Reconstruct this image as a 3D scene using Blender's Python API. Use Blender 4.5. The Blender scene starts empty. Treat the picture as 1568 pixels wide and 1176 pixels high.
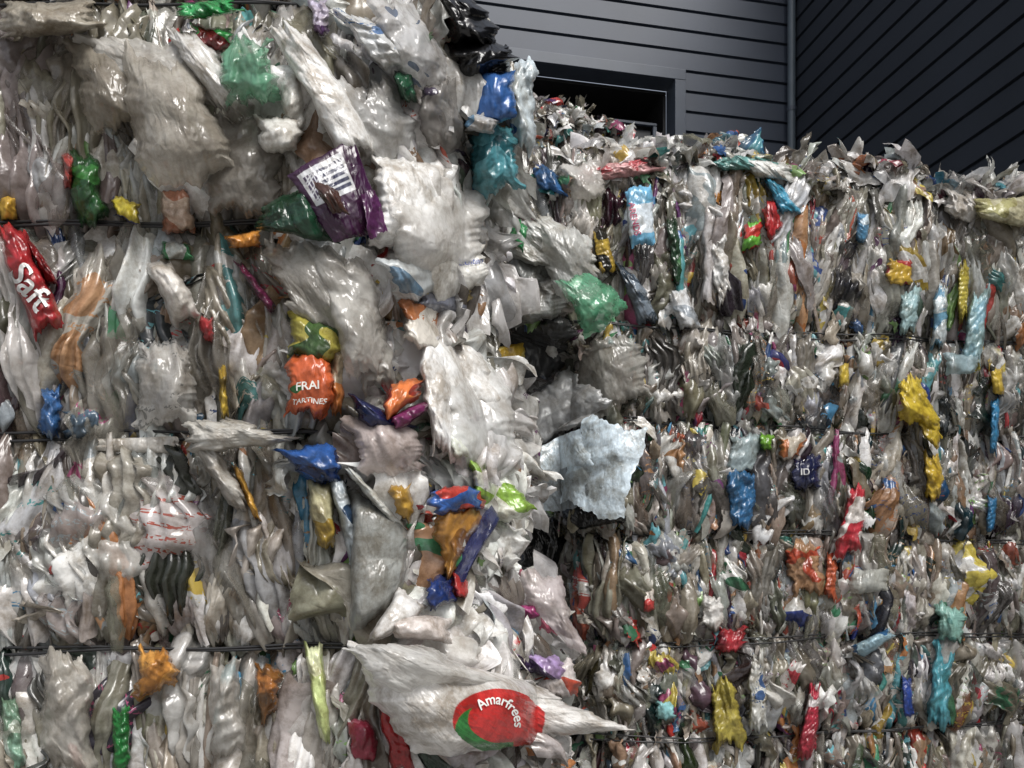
import bpy, bmesh, math
import numpy as np
from mathutils import Vector
rng=np.random.default_rng(23)
F=1400.0;CX=784.0;HY=900.0;CZ=1.6
scene=bpy.context.scene
# ------------------------------------------------------------------ helpers
def new_empty(name,parent=None):
    o=bpy.data.objects.new(name,None);scene.collection.objects.link(o)
    if parent:o.parent=parent
    return o
def tri(x):
    f=x-np.floor(x)
    return 1-4*np.abs(f-0.5)
def fold(x):
    t=tri(x);return .7*t+.3*(1.5*t-.5*t**3)
def sstep(a,b,x):
    t=np.clip((x-a)/(b-a),0,1);return t*t*(3-2*t)
# ------------------------------------------------------------------ materials
def nt(name):
    m=bpy.data.materials.new(name);m.use_nodes=True
    n=m.node_tree;n.nodes.clear();return m,n
def film_material(name,clear,a0=.34,a1=.76,bump=.55):
    m,n=nt(name);N=n.nodes;L=n.links
    def nd(t,**k):
        x=N.new(t)
        for a,b in k.items():setattr(x,a,b)
        return x
    def math_(op,a,b=None,c=None):
        x=nd('ShaderNodeMath',operation=op)
        for i,v in enumerate((a,b,c)):
            if v is None:continue
            if isinstance(v,(int,float)):x.inputs[i].default_value=v
            else:L.new(v,x.inputs[i])
        return x.outputs[0]
    out=nd('ShaderNodeOutputMaterial')
    c1=nd('ShaderNodeAttribute',attribute_name='Col')
    c2=nd('ShaderNodeAttribute',attribute_name='Col2')
    pt=nd('ShaderNodeAttribute',attribute_name='pat')
    sp=nd('ShaderNodeSeparateXYZ');L.new(pt.outputs['Vector'],sp.inputs[0])
    cb=nd('ShaderNodeCombineXYZ');L.new(sp.outputs[0],cb.inputs[0]);L.new(sp.outputs[1],cb.inputs[1])
    na=nd('ShaderNodeTexNoise');na.inputs['Scale'].default_value=9;na.inputs['Detail'].default_value=1
    L.new(cb.outputs[0],na.inputs['Vector'])
    m1=math_('GREATER_THAN',na.outputs['Fac'],sp.outputs[2])
    nb=nd('ShaderNodeTexNoise');nb.inputs['Scale'].default_value=120;nb.inputs['Detail'].default_value=1
    L.new(cb.outputs[0],nb.inputs['Vector'])
    m2=math_('GREATER_THAN',nb.outputs['Fac'],0.53)
    fr=math_('FRACT',math_('MULTIPLY',sp.outputs[1],27.0))
    m2=math_('MULTIPLY',m2,math_('LESS_THAN',fr,0.4))
    m2=math_('MULTIPLY',m2,math_('GREATER_THAN',na.outputs['Fac'],0.5))
    m2=math_('MULTIPLY',m2,math_('GREATER_THAN',c2.outputs['Alpha'],0.5))
    mk=math_('MAXIMUM',m1,m2)
    mx=nd('ShaderNodeMix',data_type='RGBA');L.new(mk,mx.inputs[0]);L.new(c1.outputs['Color'],mx.inputs[6]);L.new(c2.outputs['Color'],mx.inputs[7])
    tc=nd('ShaderNodeTexCoord')
    nd1=nd('ShaderNodeTexNoise');nd1.inputs['Scale'].default_value=9;nd1.inputs['Detail'].default_value=7;nd1.inputs['Roughness'].default_value=.75
    L.new(tc.outputs['Object'],nd1.inputs['Vector'])
    rp=nd('ShaderNodeValToRGB');rp.color_ramp.elements[0].position=.38;rp.color_ramp.elements[0].color=(.33,.275,.21,1)
    rp.color_ramp.elements[1].position=.58;rp.color_ramp.elements[1].color=(1,1,1,1)
    L.new(nd1.outputs['Fac'],rp.inputs[0])
    dm=nd('ShaderNodeMix',data_type='RGBA',blend_type='MULTIPLY');dm.inputs[0].default_value=.6 if clear else .8
    L.new(mx.outputs[2],dm.inputs[6]);L.new(rp.outputs[0],dm.inputs[7])
    # fine creases
    mp=nd('ShaderNodeMapping');mp.inputs['Scale'].default_value=(42,20,1);L.new(cb.outputs[0],mp.inputs[0])
    nw=nd('ShaderNodeTexNoise');nw.inputs['Scale'].default_value=.7;nw.inputs['Detail'].default_value=2;nw.inputs['Distortion'].default_value=.5
    L.new(mp.outputs[0],nw.inputs['Vector'])
    rd=math_('ABSOLUTE',math_('SUBTRACT',nw.outputs['Fac'],0.5))
    vm=nd('ShaderNodeVectorMath',operation='MULTIPLY_ADD');vm.inputs[1].default_value=(1.6,1.6,0)
    L.new(nw.outputs['Color'],vm.inputs[0]);L.new(mp.outputs[0],vm.inputs[2])
    vo=nd('ShaderNodeTexVoronoi');vo.voronoi_dimensions='2D';vo.inputs['Scale'].default_value=.8;L.new(vm.outputs[0],vo.inputs['Vector'])
    hh=math_('ADD',math_('MULTIPLY',rd,1.2),math_('MULTIPLY',vo.outputs['Distance'],.45))
    bp=nd('ShaderNodeBump');bp.inputs['Strength'].default_value=bump;bp.inputs['Distance'].default_value=.013
    L.new(hh,bp.inputs['Height'])
    pb=nd('ShaderNodeBsdfPrincipled');L.new(dm.outputs[2],pb.inputs['Base Color']);L.new(bp.outputs[0],pb.inputs['Normal'])
    pb.inputs['Roughness'].default_value=.15 if clear else .24
    pb.inputs['Specular IOR Level'].default_value=.9 if clear else .65
    tl=nd('ShaderNodeBsdfTranslucent');L.new(dm.outputs[2],tl.inputs['Color'])
    ms=nd('ShaderNodeMixShader');ms.inputs[0].default_value=.3 if clear else .18
    L.new(pb.outputs[0],ms.inputs[1]);L.new(tl.outputs[0],ms.inputs[2])
    last=ms.outputs[0]
    if clear:
        tr=nd('ShaderNodeBsdfTransparent');tr.inputs[0].default_value=(.95,.95,.94,1)
        m3=nd('ShaderNodeMixShader')
        a=nd('ShaderNodeMapRange');a.inputs[1].default_value=.36;a.inputs[2].default_value=.64;a.inputs[3].default_value=a0;a.inputs[4].default_value=a1
        L.new(na.outputs['Fac'],a.inputs[0])
        al=math_('MAXIMUM',a.outputs[0],math_('MULTIPLY',mk,.9))
        L.new(al,m3.inputs[0]);L.new(tr.outputs[0],m3.inputs[1]);L.new(last,m3.inputs[2]);last=m3.outputs[0]
    L.new(last,out.inputs[0])
    return m
FILM=film_material('plastic_film',False)
CLEAR=film_material('clear_plastic_film',True,.34,.76,.45)
MILKY=film_material('milky_plastic_film',True,.62,.92,.6)
def simple(name,col,rough=.5,metal=0,noise=0,nscale=5,bump=0):
    m,n=nt(name);N=n.nodes;L=n.links
    o=N.new('ShaderNodeOutputMaterial');p=N.new('ShaderNodeBsdfPrincipled')
    p.inputs['Roughness'].default_value=rough;p.inputs['Metallic'].default_value=metal
    p.inputs['Base Color'].default_value=(*col,1)
    if noise or bump:
        tc=N.new('ShaderNodeTexCoord');t=N.new('ShaderNodeTexNoise');t.inputs['Scale'].default_value=nscale;t.inputs['Detail'].default_value=7
        L.new(tc.outputs['Object'],t.inputs['Vector'])
        r=N.new('ShaderNodeValToRGB');r.color_ramp.elements[0].position=.3;r.color_ramp.elements[1].position=.7
        r.color_ramp.elements[0].color=(*[c*(1-noise) for c in col],1);r.color_ramp.elements[1].color=(*[c*(1+noise) for c in col],1)
        L.new(t.outputs['Fac'],r.inputs[0]);L.new(r.outputs[0],p.inputs['Base Color'])
        if bump:
            b=N.new('ShaderNodeBump');b.inputs['Strength'].default_value=bump;b.inputs['Distance'].default_value=.01
            L.new(t.outputs['Fac'],b.inputs['Height']);L.new(b.outputs[0],p.inputs['Normal'])
    L.new(p.outputs[0],o.inputs[0]);return m
def core_material():
    m,n=nt('gap_shaded_film_core');N=n.nodes;L=n.links
    o=N.new('ShaderNodeOutputMaterial');p=N.new('ShaderNodeBsdfPrincipled');p.inputs['Roughness'].default_value=.5
    tc=N.new('ShaderNodeTexCoord');mp=N.new('ShaderNodeMapping');mp.inputs['Scale'].default_value=(26,26,6)
    L.new(tc.outputs['Object'],mp.inputs[0])
    no=N.new('ShaderNodeTexNoise');no.inputs['Scale'].default_value=.4;L.new(mp.outputs[0],no.inputs['Vector'])
    ad=N.new('ShaderNodeVectorMath');ad.operation='MULTIPLY_ADD';ad.inputs[1].default_value=(2,2,2)
    L.new(no.outputs['Color'],ad.inputs[0]);L.new(mp.outputs[0],ad.inputs[2])
    v=N.new('ShaderNodeTexVoronoi');v.inputs['Scale'].default_value=1;L.new(ad.outputs[0],v.inputs['Vector'])
    s=N.new('ShaderNodeSeparateXYZ');L.new(v.outputs['Color'],s.inputs[0])
    r=N.new('ShaderNodeValToRGB');r.color_ramp.interpolation='CONSTANT'
    els=[(0,(.015,.015,.015)),(.25,(.055,.046,.04)),(.5,(.09,.08,.07)),(.66,(.03,.03,.03)),(.78,(.13,.12,.10)),(.9,(.04,.05,.08)),(.94,(.07,.03,.02)),(.97,(.03,.05,.035))]  # film tones darkened so gaps between the scraps read as shade
    r.color_ramp.elements[0].color=(*els[0][1],1)
    r.color_ramp.elements[1].position=els[1][0];r.color_ramp.elements[1].color=(*els[1][1],1)
    for q,c in els[2:]:
        e=r.color_ramp.elements.new(q);e.color=(*c,1)
    L.new(s.outputs[0],r.inputs[0]);L.new(r.outputs[0],p.inputs['Base Color'])
    b=N.new('ShaderNodeBump');b.inputs['Strength'].default_value=1;b.inputs['Distance'].default_value=.03;L.new(v.outputs['Distance'],b.inputs['Height']);L.new(b.outputs[0],p.inputs['Normal'])
    L.new(p.outputs[0],o.inputs[0]);return m
CORE=core_material()
WIRE=simple('baling_wire_black',(.012,.012,.013),.45)
# ------------------------------------------------------------------ mesh accumulator
class Bag:
    def __init__(s):s.v=[];s.f=[];s.c=[];s.c2=[];s.p=[];s.m=[];s.n=0
    def add(s,pos,c,c2,p,mat):
        Np,nu,nv,_=pos.shape
        idx=np.arange(nu*nv).reshape(nu,nv)
        q=np.stack([idx[:-1,:-1],idx[1:,:-1],idx[1:,1:],idx[:-1,1:]],-1).reshape(-1,4)
        fa=(q[None]+(np.arange(Np)*nu*nv)[:,None,None]).reshape(-1,4)+s.n
        s.v.append(pos.reshape(-1,3));s.f.append(fa);s.c.append(c.reshape(-1,4));s.c2.append(c2.reshape(-1,4));s.p.append(p.reshape(-1,3))
        s.m.append(np.repeat(mat,len(q)));s.n+=Np*nu*nv
    def build(s,name,parent=None,mats=(FILM,CLEAR,MILKY)):
        V=np.concatenate(s.v).astype(np.float32);Fc=np.concatenate(s.f).astype(np.int32)
        me=bpy.data.meshes.new(name)
        me.vertices.add(len(V));me.vertices.foreach_set('co',V.ravel())
        me.loops.add(Fc.size);me.loops.foreach_set('vertex_index',Fc.ravel())
        me.polygons.add(len(Fc));me.polygons.foreach_set('loop_start',np.arange(0,Fc.size,4,dtype=np.int32))
        try:me.polygons.foreach_set('loop_total',np.full(len(Fc),4,dtype=np.int32))
        except Exception:pass
        for mm in mats:me.materials.append(mm)
        me.polygons.foreach_set('material_index',np.concatenate(s.m).astype(np.int32))
        me.update(calc_edges=True)
        me.polygons.foreach_set('use_smooth',np.ones(len(Fc),dtype=bool))
        for nm,arr,ty,key in (('Col',s.c,'FLOAT_COLOR','color'),('Col2',s.c2,'FLOAT_COLOR','color'),('pat',s.p,'FLOAT_VECTOR','vector')):
            a=me.attributes.new(nm,ty,'POINT');a.data.foreach_set(key,np.concatenate(arr).astype(np.float32).ravel())
        o=bpy.data.objects.new(name,me);scene.collection.objects.link(o)
        if parent:o.parent=parent
        return o
def nrm(a):return a/np.maximum(np.linalg.norm(a,axis=-1,keepdims=True),1e-9)
def pieces(bag,P,T,Nn,w,l,D,phim,taper,nu,nv,cr,lam,pleat,c,c2,th,mat,asd=.5,pf=(.6,1.9)):
    n=len(P);r=rng
    T=nrm(T);Nn=nrm(Nn-T*(Nn*T).sum(-1,keepdims=True));S=np.cross(T,Nn)
    u=np.linspace(-1,1,nu);v=np.linspace(-1,1,nv)
    U,V=np.meshgrid(u,v,indexing='ij');U=U[None];V=V[None]
    e=lambda a:np.asarray(a)[:,None,None]
    ph=U*e(phim)
    tp0=e(taper*r.uniform(.0,1,n));tp1=e(taper*r.uniform(.0,1,n))
    f=1-np.where(V<0,tp0,tp1)*np.abs(V)**e(r.uniform(1.2,4.5,n))
    f=f*(1+e(r.uniform(0,.25,n))*np.sin(V*e(r.uniform(2,7,n))+e(r.uniform(0,6,n))))
    s=e(w)*.5*np.sin(ph)/np.sin(np.minimum(e(phim),1.57))*f
    d=e(D)*(np.cos(ph)-.3)*f
    xm=U*e(w)*.5;ym=V*e(l)*.5+0*U
    s=s+e(w)*.10*U*U*np.sign(U)*tri(V*e(r.uniform(1,3.5,n))+e(r.uniform(0,1,n)))
    d=d+e(pleat)*fold(U*e(r.uniform(*pf,n))+e(r.uniform(0,1,n))+.35*np.sin(V*e(r.uniform(1,4,n))+e(r.uniform(0,6,n))))*f*(.65+.35*np.sin(V*e(r.uniform(1,5,n))+e(r.uniform(0,6,n))))
    for k in range(4):
        a=e(r.normal(0,asd*(1+.4*k),n));L_=e(lam)*(.58**k)*2.0
        q=xm*np.cos(a)+ym*np.sin(a);q2=-xm*np.sin(a)+ym*np.cos(a)
        g=fold(q/L_+e(r.uniform(0,1,n))+.3*np.sin(q2/L_*1.1+e(r.uniform(0,6,n))))
        am=e(cr)*(.62**k)
        d=d+.75*am*g*(.6+.4*np.sin(q2/L_*.9+e(r.uniform(0,6,n))))
        if k<2:s=s+am*.35*fold(q2/L_*.6+e(r.uniform(0,1,n)))
    K=9;best=None
    for k in range(K):
        x0=e(w*r.uniform(-.55,.55,n));y0=e(l*r.uniform(-.52,.52,n));an=e(r.uniform(.25,.7,n))
        dist=np.sqrt((xm-x0)**2+((ym-y0)*an)**2+(e(w)*.03)**2)
        best=dist if best is None else np.minimum(best,dist)
    d=d+e(r.choice([-1.,1.],n)*r.uniform(.3,1.,n))*(best-e(w)*.2)*e(np.clip(cr/w*4,.15,.8))
    ta=e(r.normal(0,.45,n))*V+e(r.normal(0,.25,n))*V*V
    s,d=s*np.cos(ta)-d*np.sin(ta),s*np.sin(ta)+d*np.cos(ta)
    d=d-e(l*r.uniform(.02,.10,n))*V**2-e(w*r.uniform(.1,.5,n))*V**8
    s=s+e(w*r.uniform(0,.45,n))*np.sin(V*e(r.uniform(.8,3.6,n))+e(r.uniform(0,6,n)))
    d=d+e(w*r.uniform(0,.2,n))*np.sin(V*e(r.uniform(2,5,n))+e(r.uniform(0,6,n)))
    t=ym+e(w*r.uniform(.0,.45,n))*np.sin(U*e(r.uniform(1,4,n))+e(r.uniform(0,6,n)))*np.abs(V)+e(w*.12)*tri(U*e(r.uniform(.8,2.5,n))+e(r.uniform(0,1,n)))*V**2
    pos=P[:,None,None]+S[:,None,None]*s[...,None]+T[:,None,None]*t[...,None]+Nn[:,None,None]*d[...,None]
    off=r.uniform(0,50,(n,2))
    one=np.ones_like(pos[...,0])
    p=np.stack([xm*one+e(off[:,0]),ym*one+e(off[:,1]),one*e(th)],-1)
    C=np.broadcast_to(c[:,None,None],(*one.shape,4));C2=np.broadcast_to(c2[:,None,None],(*one.shape,4))
    bag.add(pos,C,C2,p,mat)
ACC=np.array([(.46,.05,.045),(.38,.04,.055),(.05,.13,.33),(.03,.06,.18),(.09,.26,.44),(.14,.38,.44),(.54,.40,.09),(.56,.46,.11),(.46,.2,.08),(.45,.26,.14),(.07,.24,.12),(.04,.13,.07),(.23,.38,.14),(.16,.06,.16),(.34,.08,.17),(.28,.18,.11),(.48,.44,.38),(.09,.28,.28),(.45,.5,.52),(.35,.4,.42),(.3,.2,.13),(.42,.1,.07)])
NEU=np.array([(.66,.65,.62),(.52,.505,.47),(.40,.375,.33),(.28,.255,.21),(.34,.30,.24),(.22,.20,.17),(.13,.12,.11),(.82,.82,.80),(.44,.45,.44),(.52,.56,.60),(.41,.385,.345),(.03,.03,.032)])
NP_L=np.array([.11,.12,.14,.12,.11,.11,.09,.06,.06,.03,.06,.05]);NP_R=np.array([.09,.10,.12,.13,.13,.13,.11,.06,.04,.02,.05,.07])
def colours(n,acc,bright=0.0,npw=NP_L,pr0=.10,mul=1.0):
    c=NEU[rng.choice(len(NEU),n,p=npw/npw.sum())]*mul
    if bright>0:
        k=rng.random(n)<bright
        c=np.where(k[:,None],np.array([(.85,.85,.84)])*rng.uniform(.8,1.0,(n,1)),c)
    isacc=rng.random(n)<acc
    ca=ACC[rng.integers(0,len(ACC),n)]
    c=np.where(isacc[:,None],ca,c)*rng.uniform(.6,1.12,(n,1))
    c=np.clip(c+rng.normal(0,.01,(n,3)),.008,.88)
    pr=rng.random(n)
    c2=ACC[rng.integers(0,len(ACC),n)]
    c2=np.where((isacc&(rng.random(n)<.6))[:,None],np.array([(.62,.62,.6)]),c2)
    th=np.where(isacc,rng.uniform(.44,.64,n),np.where(pr<pr0,rng.uniform(.56,.66,n),9.))
    al=((pr<.14)&~isacc|(isacc&(pr<.4))).astype(float)
    one=np.ones((n,1))
    q=rng.random(n)
    mat=np.where(isacc,q<.08,np.where(q<.3,1,np.where(q<.42,2,0))).astype(int)
    return np.hstack([c,one]),np.hstack([c2,al[:,None]]),th,mat
# ------------------------------------------------------------------ bale surfaces
yk=np.array([-200,0,60,110,170,230,300,400,500,600,700,780,860,920,980,1060,1176,1400])
xk=np.array([560,640,700,735,765,730,715,715,690,735,765,765,735,765,800,830,830,830])
DL=3.0
zL=(CZ+(HY-yk)/F*DL)[::-1];xL=((xk-CX)/F*DL)[::-1]
WL=[.83,1.43,2.03,2.62,3.25]
WR=[.3,.8,1.314,1.886,2.49,3.01]
def lump(x,z,s=1.0,seed=0):
    return (np.sin(x*5.1*s+seed+1.7*np.sin(z*3.3*s))+np.sin(z*6.3*s+2*seed+1.3*np.sin(x*4.1*s+1))+.6*np.sin(x*13*s+z*4+seed)+.5*np.sin(z*11*s-x*9*s))*.25
PL,PR=.11,.07
def surfL(x,z,pinch=True):
    xe=np.interp(z,zL,xL);x0=xe-.45
    t=np.clip((x-x0)/(xe-x0),0,.965)
    d=2.6+.68*(1-np.sqrt(1-t*t))
    if pinch:
        g=sum(np.exp(-((z-w)/.05)**2) for w in WL)
        d=d+PL*g*(1-t*.8)+.06*lump(x,z)*(1)
    return d
zr=np.array([0,1.9,2.0,2.5,2.55,2.9,3.05,3.7,4.0]);xr=np.array([.34,.30,.27,.26,.33,.33,-.12,-.12,0.0])
def topR(x):return 3.66+.24*sstep(.05,.5,x)+.03*np.sin(x*7)+.02*np.sin(x*17)
def surfR(x,z,pinch=True):
    xl=np.interp(z,zr,xr)
    t=np.clip((xl+.35-x)/.35,0,.965)
    d=4.85+.2*(x-.3)+.5*(1-np.sqrt(1-t*t))
    if pinch:
        g=sum(np.exp(-((z-w-.02*np.sin(x*1.7+w*3))/.035)**2) for w in WR)
        d=d+PR*g*(.7+.3*np.sin(x*4+z*9))+.05*lump(x,z,1.3,3)
    return d
SURF={'L':surfL,'R':surfR}
def normals(side,x,z):
    f=SURF[side];h=.02
    dx=(f(x+h,z,False)-f(x-h,z,False))/(2*h);dz=(f(x,z+h,True)-f(x,z-h,True))/(2*h)
    return nrm(np.stack([dx,-np.ones_like(dx),.4*dz],-1))
def core(side,zlo,zhi,parent,cap=False):
    zs=np.arange(zlo,zhi+.001,.025);rows=[]
    for z in zs:
        if side=='L':
            xe=np.interp(z,zL,xL)-.07;x0=xe-.45
            x1=np.linspace(-2.7,x0,100);a=np.linspace(0,math.pi/2,26)[1:]
            xa=x0+.45*np.sin(a);da=.68*(1-np.cos(a));ys=np.linspace(.1,1.6,30)
            X=np.concatenate([x1,xa,np.full(30,xe)]);Y=np.concatenate([np.full(100,2.6),2.6+da,3.28+ys])
            g=sum(np.exp(-((z-w)/.05)**2) for w in WL);Y=Y+.09+PL*g+.06*lump(X,z)
        else:
            xl=np.interp(z,zr,xr)+.06
            a=np.linspace(math.pi/2,0,18)
            xa=xl+.35-.35*np.sin(a);da=.5*(1-np.cos(a));x1=np.linspace(xl+.35,4.7,150)[1:]
            ys=np.linspace(1.5,.05,25)
            X=np.concatenate([np.full(25,xl),xa,x1,np.full(20,4.7)])
            base=4.85+.2*(X-.3)
            Y=base+np.concatenate([.5+ys,da,np.zeros(149),np.linspace(.05,1.6,20)])
            g=sum(np.exp(-((z-w)/.035)**2) for w in WR);Y=Y+.08+PR*g+.05*lump(X,z,1.3,3)
        Z=np.full_like(X,z)
        if side=='R' and cap:Z=np.minimum(Z,topR(X)-.04)
        rr=.028*tri(X*14+Y*9+.5*np.sin(z*9))+.02*tri(X*31+z*3)+.01*tri(z*13+X*8)
        Y=Y+rr;rows.append(np.stack([X,Y,Z],-1))
    if cap:
        for k in (.25,.5,.75,.95):
            r=rows[len(zs)-1].copy();cx,cy=r[:,0].mean(),(r[:,1].max()+r[:,1].min())/2
            r[:,0]+=(cx-r[:,0])*k*.98;r[:,1]+=(cy-r[:,1])*k;r[:,2]+=.03*np.sin(r[:,0]*9);rows.append(r)
    pos=np.stack(rows,0)[None]
    b=Bag();sh=pos.shape[:3]
    b.add(pos,np.zeros((*sh,4)),np.zeros((*sh,4)),np.zeros((*sh,3)),np.array([0]))
    return b.build('compressed_core',parent,(CORE,))
def wire(side,z,parent,double):
    for k in range(double):
        if side=='L':
            xe=np.interp(z,zL,xL);X=np.linspace(-2.65,xe-.3,150)
        else:
            xl=np.interp(z,zr,xr);X=np.linspace(xl+.1,4.7,200)
        Z=z+.006*np.sin(X*3+k*2+z)+.004*np.sin(X*11+z)+(k-.5)*.022*np.sin(X*1.3+z*5)+(.02*np.sin(X*1.7+z*3) if side=='R' else 0)
        Y=SURF[side](X,Z)-(.14 if side=='L' else .085)
        n=24 if side=='L' else 7
        Ys=np.convolve(np.pad(Y,n,'edge'),np.ones(2*n+1)/(2*n+1),'valid')
        cu=bpy.data.curves.new('baling_wire','CURVE');cu.dimensions='3D';cu.bevel_depth=.0042 if side=='L' else .0045;cu.bevel_resolution=2
        sp=cu.splines.new('POLY');sp.points.add(len(X)-1)
        sp.points.foreach_set('co',np.stack([X,Ys,Z,np.ones_like(X)],-1).ravel())
        cu.materials.append(WIRE)
        o=bpy.data.objects.new('baling_wire',cu);scene.collection.objects.link(o);o.parent=parent
# scatter -----------------------------------------------------------
def strands(bag,side,n,z0,z1,wr,lr,Dr,nu,nv,cr,lam,acc,depth=(-.03,.05),tilt=.14,xr_=None,bright=0,npw=NP_L,phr=(.9,2.0),pr0=.10,lmax=.75,over=.94,tp=(.0,.75),pl=(.04,.2),pf=(.6,1.9)):
    H=z1-z0
    w=wr[0]+(wr[1]-wr[0])*rng.random(n)**1.5;l=rng.uniform(*lr,n)*H;l=np.minimum(l,lmax)
    if xr_ is None: xr_=(-2.5,None) if side=='L' else (None,4.7)
    z=z0+l*over/2+rng.random(n)*np.maximum(H-l*over,.01)
    lo=np.full(n,xr_[0]) if xr_[0] is not None else np.interp(z,zr,xr)
    hi=np.full(n,xr_[1]) if xr_[1] is not None else (np.interp(z,zL,xL))
    x=lo+(hi-lo)*rng.random(n)
    y=SURF[side](x,z)+rng.uniform(*depth,n)
    N=normals(side,x,z)+rng.normal(0,.35,(n,3))*np.array([1,.3,.25])
    T=np.stack([rng.normal(0,tilt,n),rng.normal(0,.06,n),np.ones(n)],-1)
    c,c2,th,mat=colours(n,acc,bright,npw,pr0,1.0 if side=='L' else .92)
    D=w*rng.uniform(*Dr,n)
    pieces(bag,np.stack([x,y,z],-1),T,N,w,l,D,rng.uniform(*phr,n),rng.uniform(*tp,n),nu,nv,w*cr,np.clip(w*lam,.02,.2),w*rng.uniform(*pl,n),c,c2,th,mat,pf=pf)
def loose(bag,P,n,wr,lr,cr,acc,bright,Nb,nu=10,nv=14,spread=.5,npw=NP_L,T=None,clearp=None,asd=.8):
    w=rng.uniform(*wr,n);l=rng.uniform(*lr,n)
    N=nrm(Nb+rng.normal(0,spread,(n,3)))
    if T is None:T=rng.normal(0,1,(n,3))
    c,c2,th,mat=colours(n,acc,bright,npw)
    if clearp is not None: mat=(rng.random(n)<clearp).astype(int)*2
    pieces(bag,P,T,N,w,l,w*rng.uniform(.1,.5,n),rng.uniform(.5,1.5,n),rng.uniform(0,.7,n),nu,nv,w*cr,w*.45,w*.06,c,c2,th,mat,asd)
def vert(m,sd=.5):return np.stack([rng.normal(0,sd,m),rng.normal(0,.25,m),np.ones(m)],-1)
def bale(side,rows,top=False):
    root=new_empty('plastic_waste_bale');zlo,zhi=rows[0],rows[-1]
    b=Bag()
    for z0,z1 in zip(rows[:-1],rows[1:]):
        H=z1-z0
        vis=z1>1.05 if side=='L' else z1>.82
        if side=='L':
            k=1.0 if vis else .35
            h=int(k*H*1000)
            strands(b,'L',int(h*.52),z0,z1,(.045,.12),(.6,1.05),(.4,1.2),20,34,.09,.42,.06,depth=(-.02,.09),pl=(.08,.28),pf=(1.0,3.0))
            strands(b,'L',int(h*.42),z0,z1,(.025,.06),(.3,.95),(.3,1.3),9,22,.12,.6,.20,depth=(-.04,.06),pl=(.06,.22))
            strands(b,'L',int(h*.15),z0,z1,(.12,.22),(.5,1.0),(.2,.5),28,40,.08,.3,.04,depth=(-.02,.04),bright=.12,pl=(.06,.16),pf=(1.4,3.8))
            m=int(h*.14);z=rng.uniform(z0+.05,z1-.05,m);x=-2.5+rng.random(m)*(np.interp(z,zL,xL)+2.3);y=surfL(x,z)+rng.uniform(-.04,.03,m)
            loose(b,np.stack([x,y,z],-1),m,(.04,.11),(.06,.2),.14,.15,.1,normals('L',x,z),12,15,.4,T=vert(m))
            if vis:
                m=int(H*330);z=rng.uniform(z0,z1,m);xe=np.interp(z,zL,xL);t=rng.random(m)**.8
                x=xe-.42+.44*t;y=surfL(x,z)+rng.uniform(-.02,.06,m)
                N=normals('L',x,z);T=np.stack([rng.normal(.35,.45,m),rng.normal(0,.3,m),-np.ones(m)],-1)
                loose(b,np.stack([x,y,z],-1),m,(.08,.24),(.16,.45),.12,.09,.75,N,20,30,.25,T=T,clearp=.45,asd=.6)
                m=int(H*320);z=rng.uniform(z0,z1,m);xe=np.interp(z,zL,xL)
                x=xe-.3+.33*rng.random(m);y=surfL(x,z)+rng.uniform(-.05,.08,m)
                loose(b,np.stack([x,y,z],-1),m,(.03,.09),(.06,.2),.14,.3,.4,normals('L',x,z),9,13,.5)
            m=int(H*150);z=rng.uniform(z0,z1,m);x=np.interp(z,zL,xL)+rng.uniform(-.05,0,m);y=rng.uniform(3.2,4.8,m)
            loose(b,np.stack([x,y,z],-1),m,(.06,.16),(.15,.4),.08,.1,.3,np.array([1,0,0]),8,14,.3,T=np.stack([np.zeros(m),rng.normal(0,.3,m),np.ones(m)],-1))
        else:
            k=1.0 if vis else .4;h=int(k*H*1000);up=z0>2.9
            strands(b,'R',int(h*(1.5 if up else 1.15)),z0,z1,(.03,.10),(.45,1.08),(.4,1.2),10,20,.11,.5,.11,depth=(-.035,.06),npw=NP_R,tilt=.15,pr0=.1,tp=(0,.45),pl=(.06,.22))
            strands(b,'R',int(h*1.4),z0,z1,(.018,.045),(.3,.95),(.3,1.3),6,14,.12,.7,.22,depth=(-.05,.04),npw=NP_R,tilt=.24,pr0=.08,over=.85,tp=(0,.5))
            strands(b,'R',int(h*.4),z0,z1,(.08,.18),(.4,.9),(.2,.6),18,22,.11,.35,.14,depth=(-.05,.01),npw=NP_R,bright=.08,tp=(0,.6),tilt=.25,pl=(.07,.2),pf=(1.0,3.0))
            m=int(H*(450 if up else 850)*k);z=rng.uniform(z0,z1,m);x=np.interp(z,zr,xr)+rng.random(m)*4.3;y=surfR(x,z)+rng.uniform(-.05,.02,m)
            loose(b,np.stack([x,y,z],-1),m,(.025,.10),(.06,.26),.16,.20,.1,normals('R',x,z),10,13,.4,npw=NP_R,T=vert(m,.4))
            m=int(H*150);z=rng.uniform(z0,z1,m);x=np.interp(z,zr,xr)+rng.uniform(0,.05,m);y=rng.uniform(5.2,6.6,m)
            loose(b,np.stack([x,y,z],-1),m,(.05,.14),(.1,.35),.08,.1,.3,np.array([-1,0,0]),7,12,.3)
    if side=='R' and top:
        m=2200;x=rng.uniform(-.1,4.6,m);q=rng.random(m)**1.6;y=4.88+.2*(x-.3)+q*1.6-.06
        z=topR(x)+rng.uniform(-.08,.06,m)+.05*np.sin(x*5+y*3)
        loose(b,np.stack([x,y,z],-1),m,(.05,.15),(.08,.3),.13,.18,.35,np.array([0,-.6,1]),11,15,.5,npw=NP_R)
        m=240;x=rng.uniform(.3,4.5,m);y=4.85+.2*(x-.3)+rng.random(m)*.3;z=topR(x)+rng.uniform(-.02,.06,m)
        loose(b,np.stack([x,y,z],-1),m,(.08,.2),(.14,.36),.13,.1,.65,np.array([0,-.8,.6]),18,22,.3,npw=NP_R,clearp=.4)
    b.build('film_scraps',root)
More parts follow.
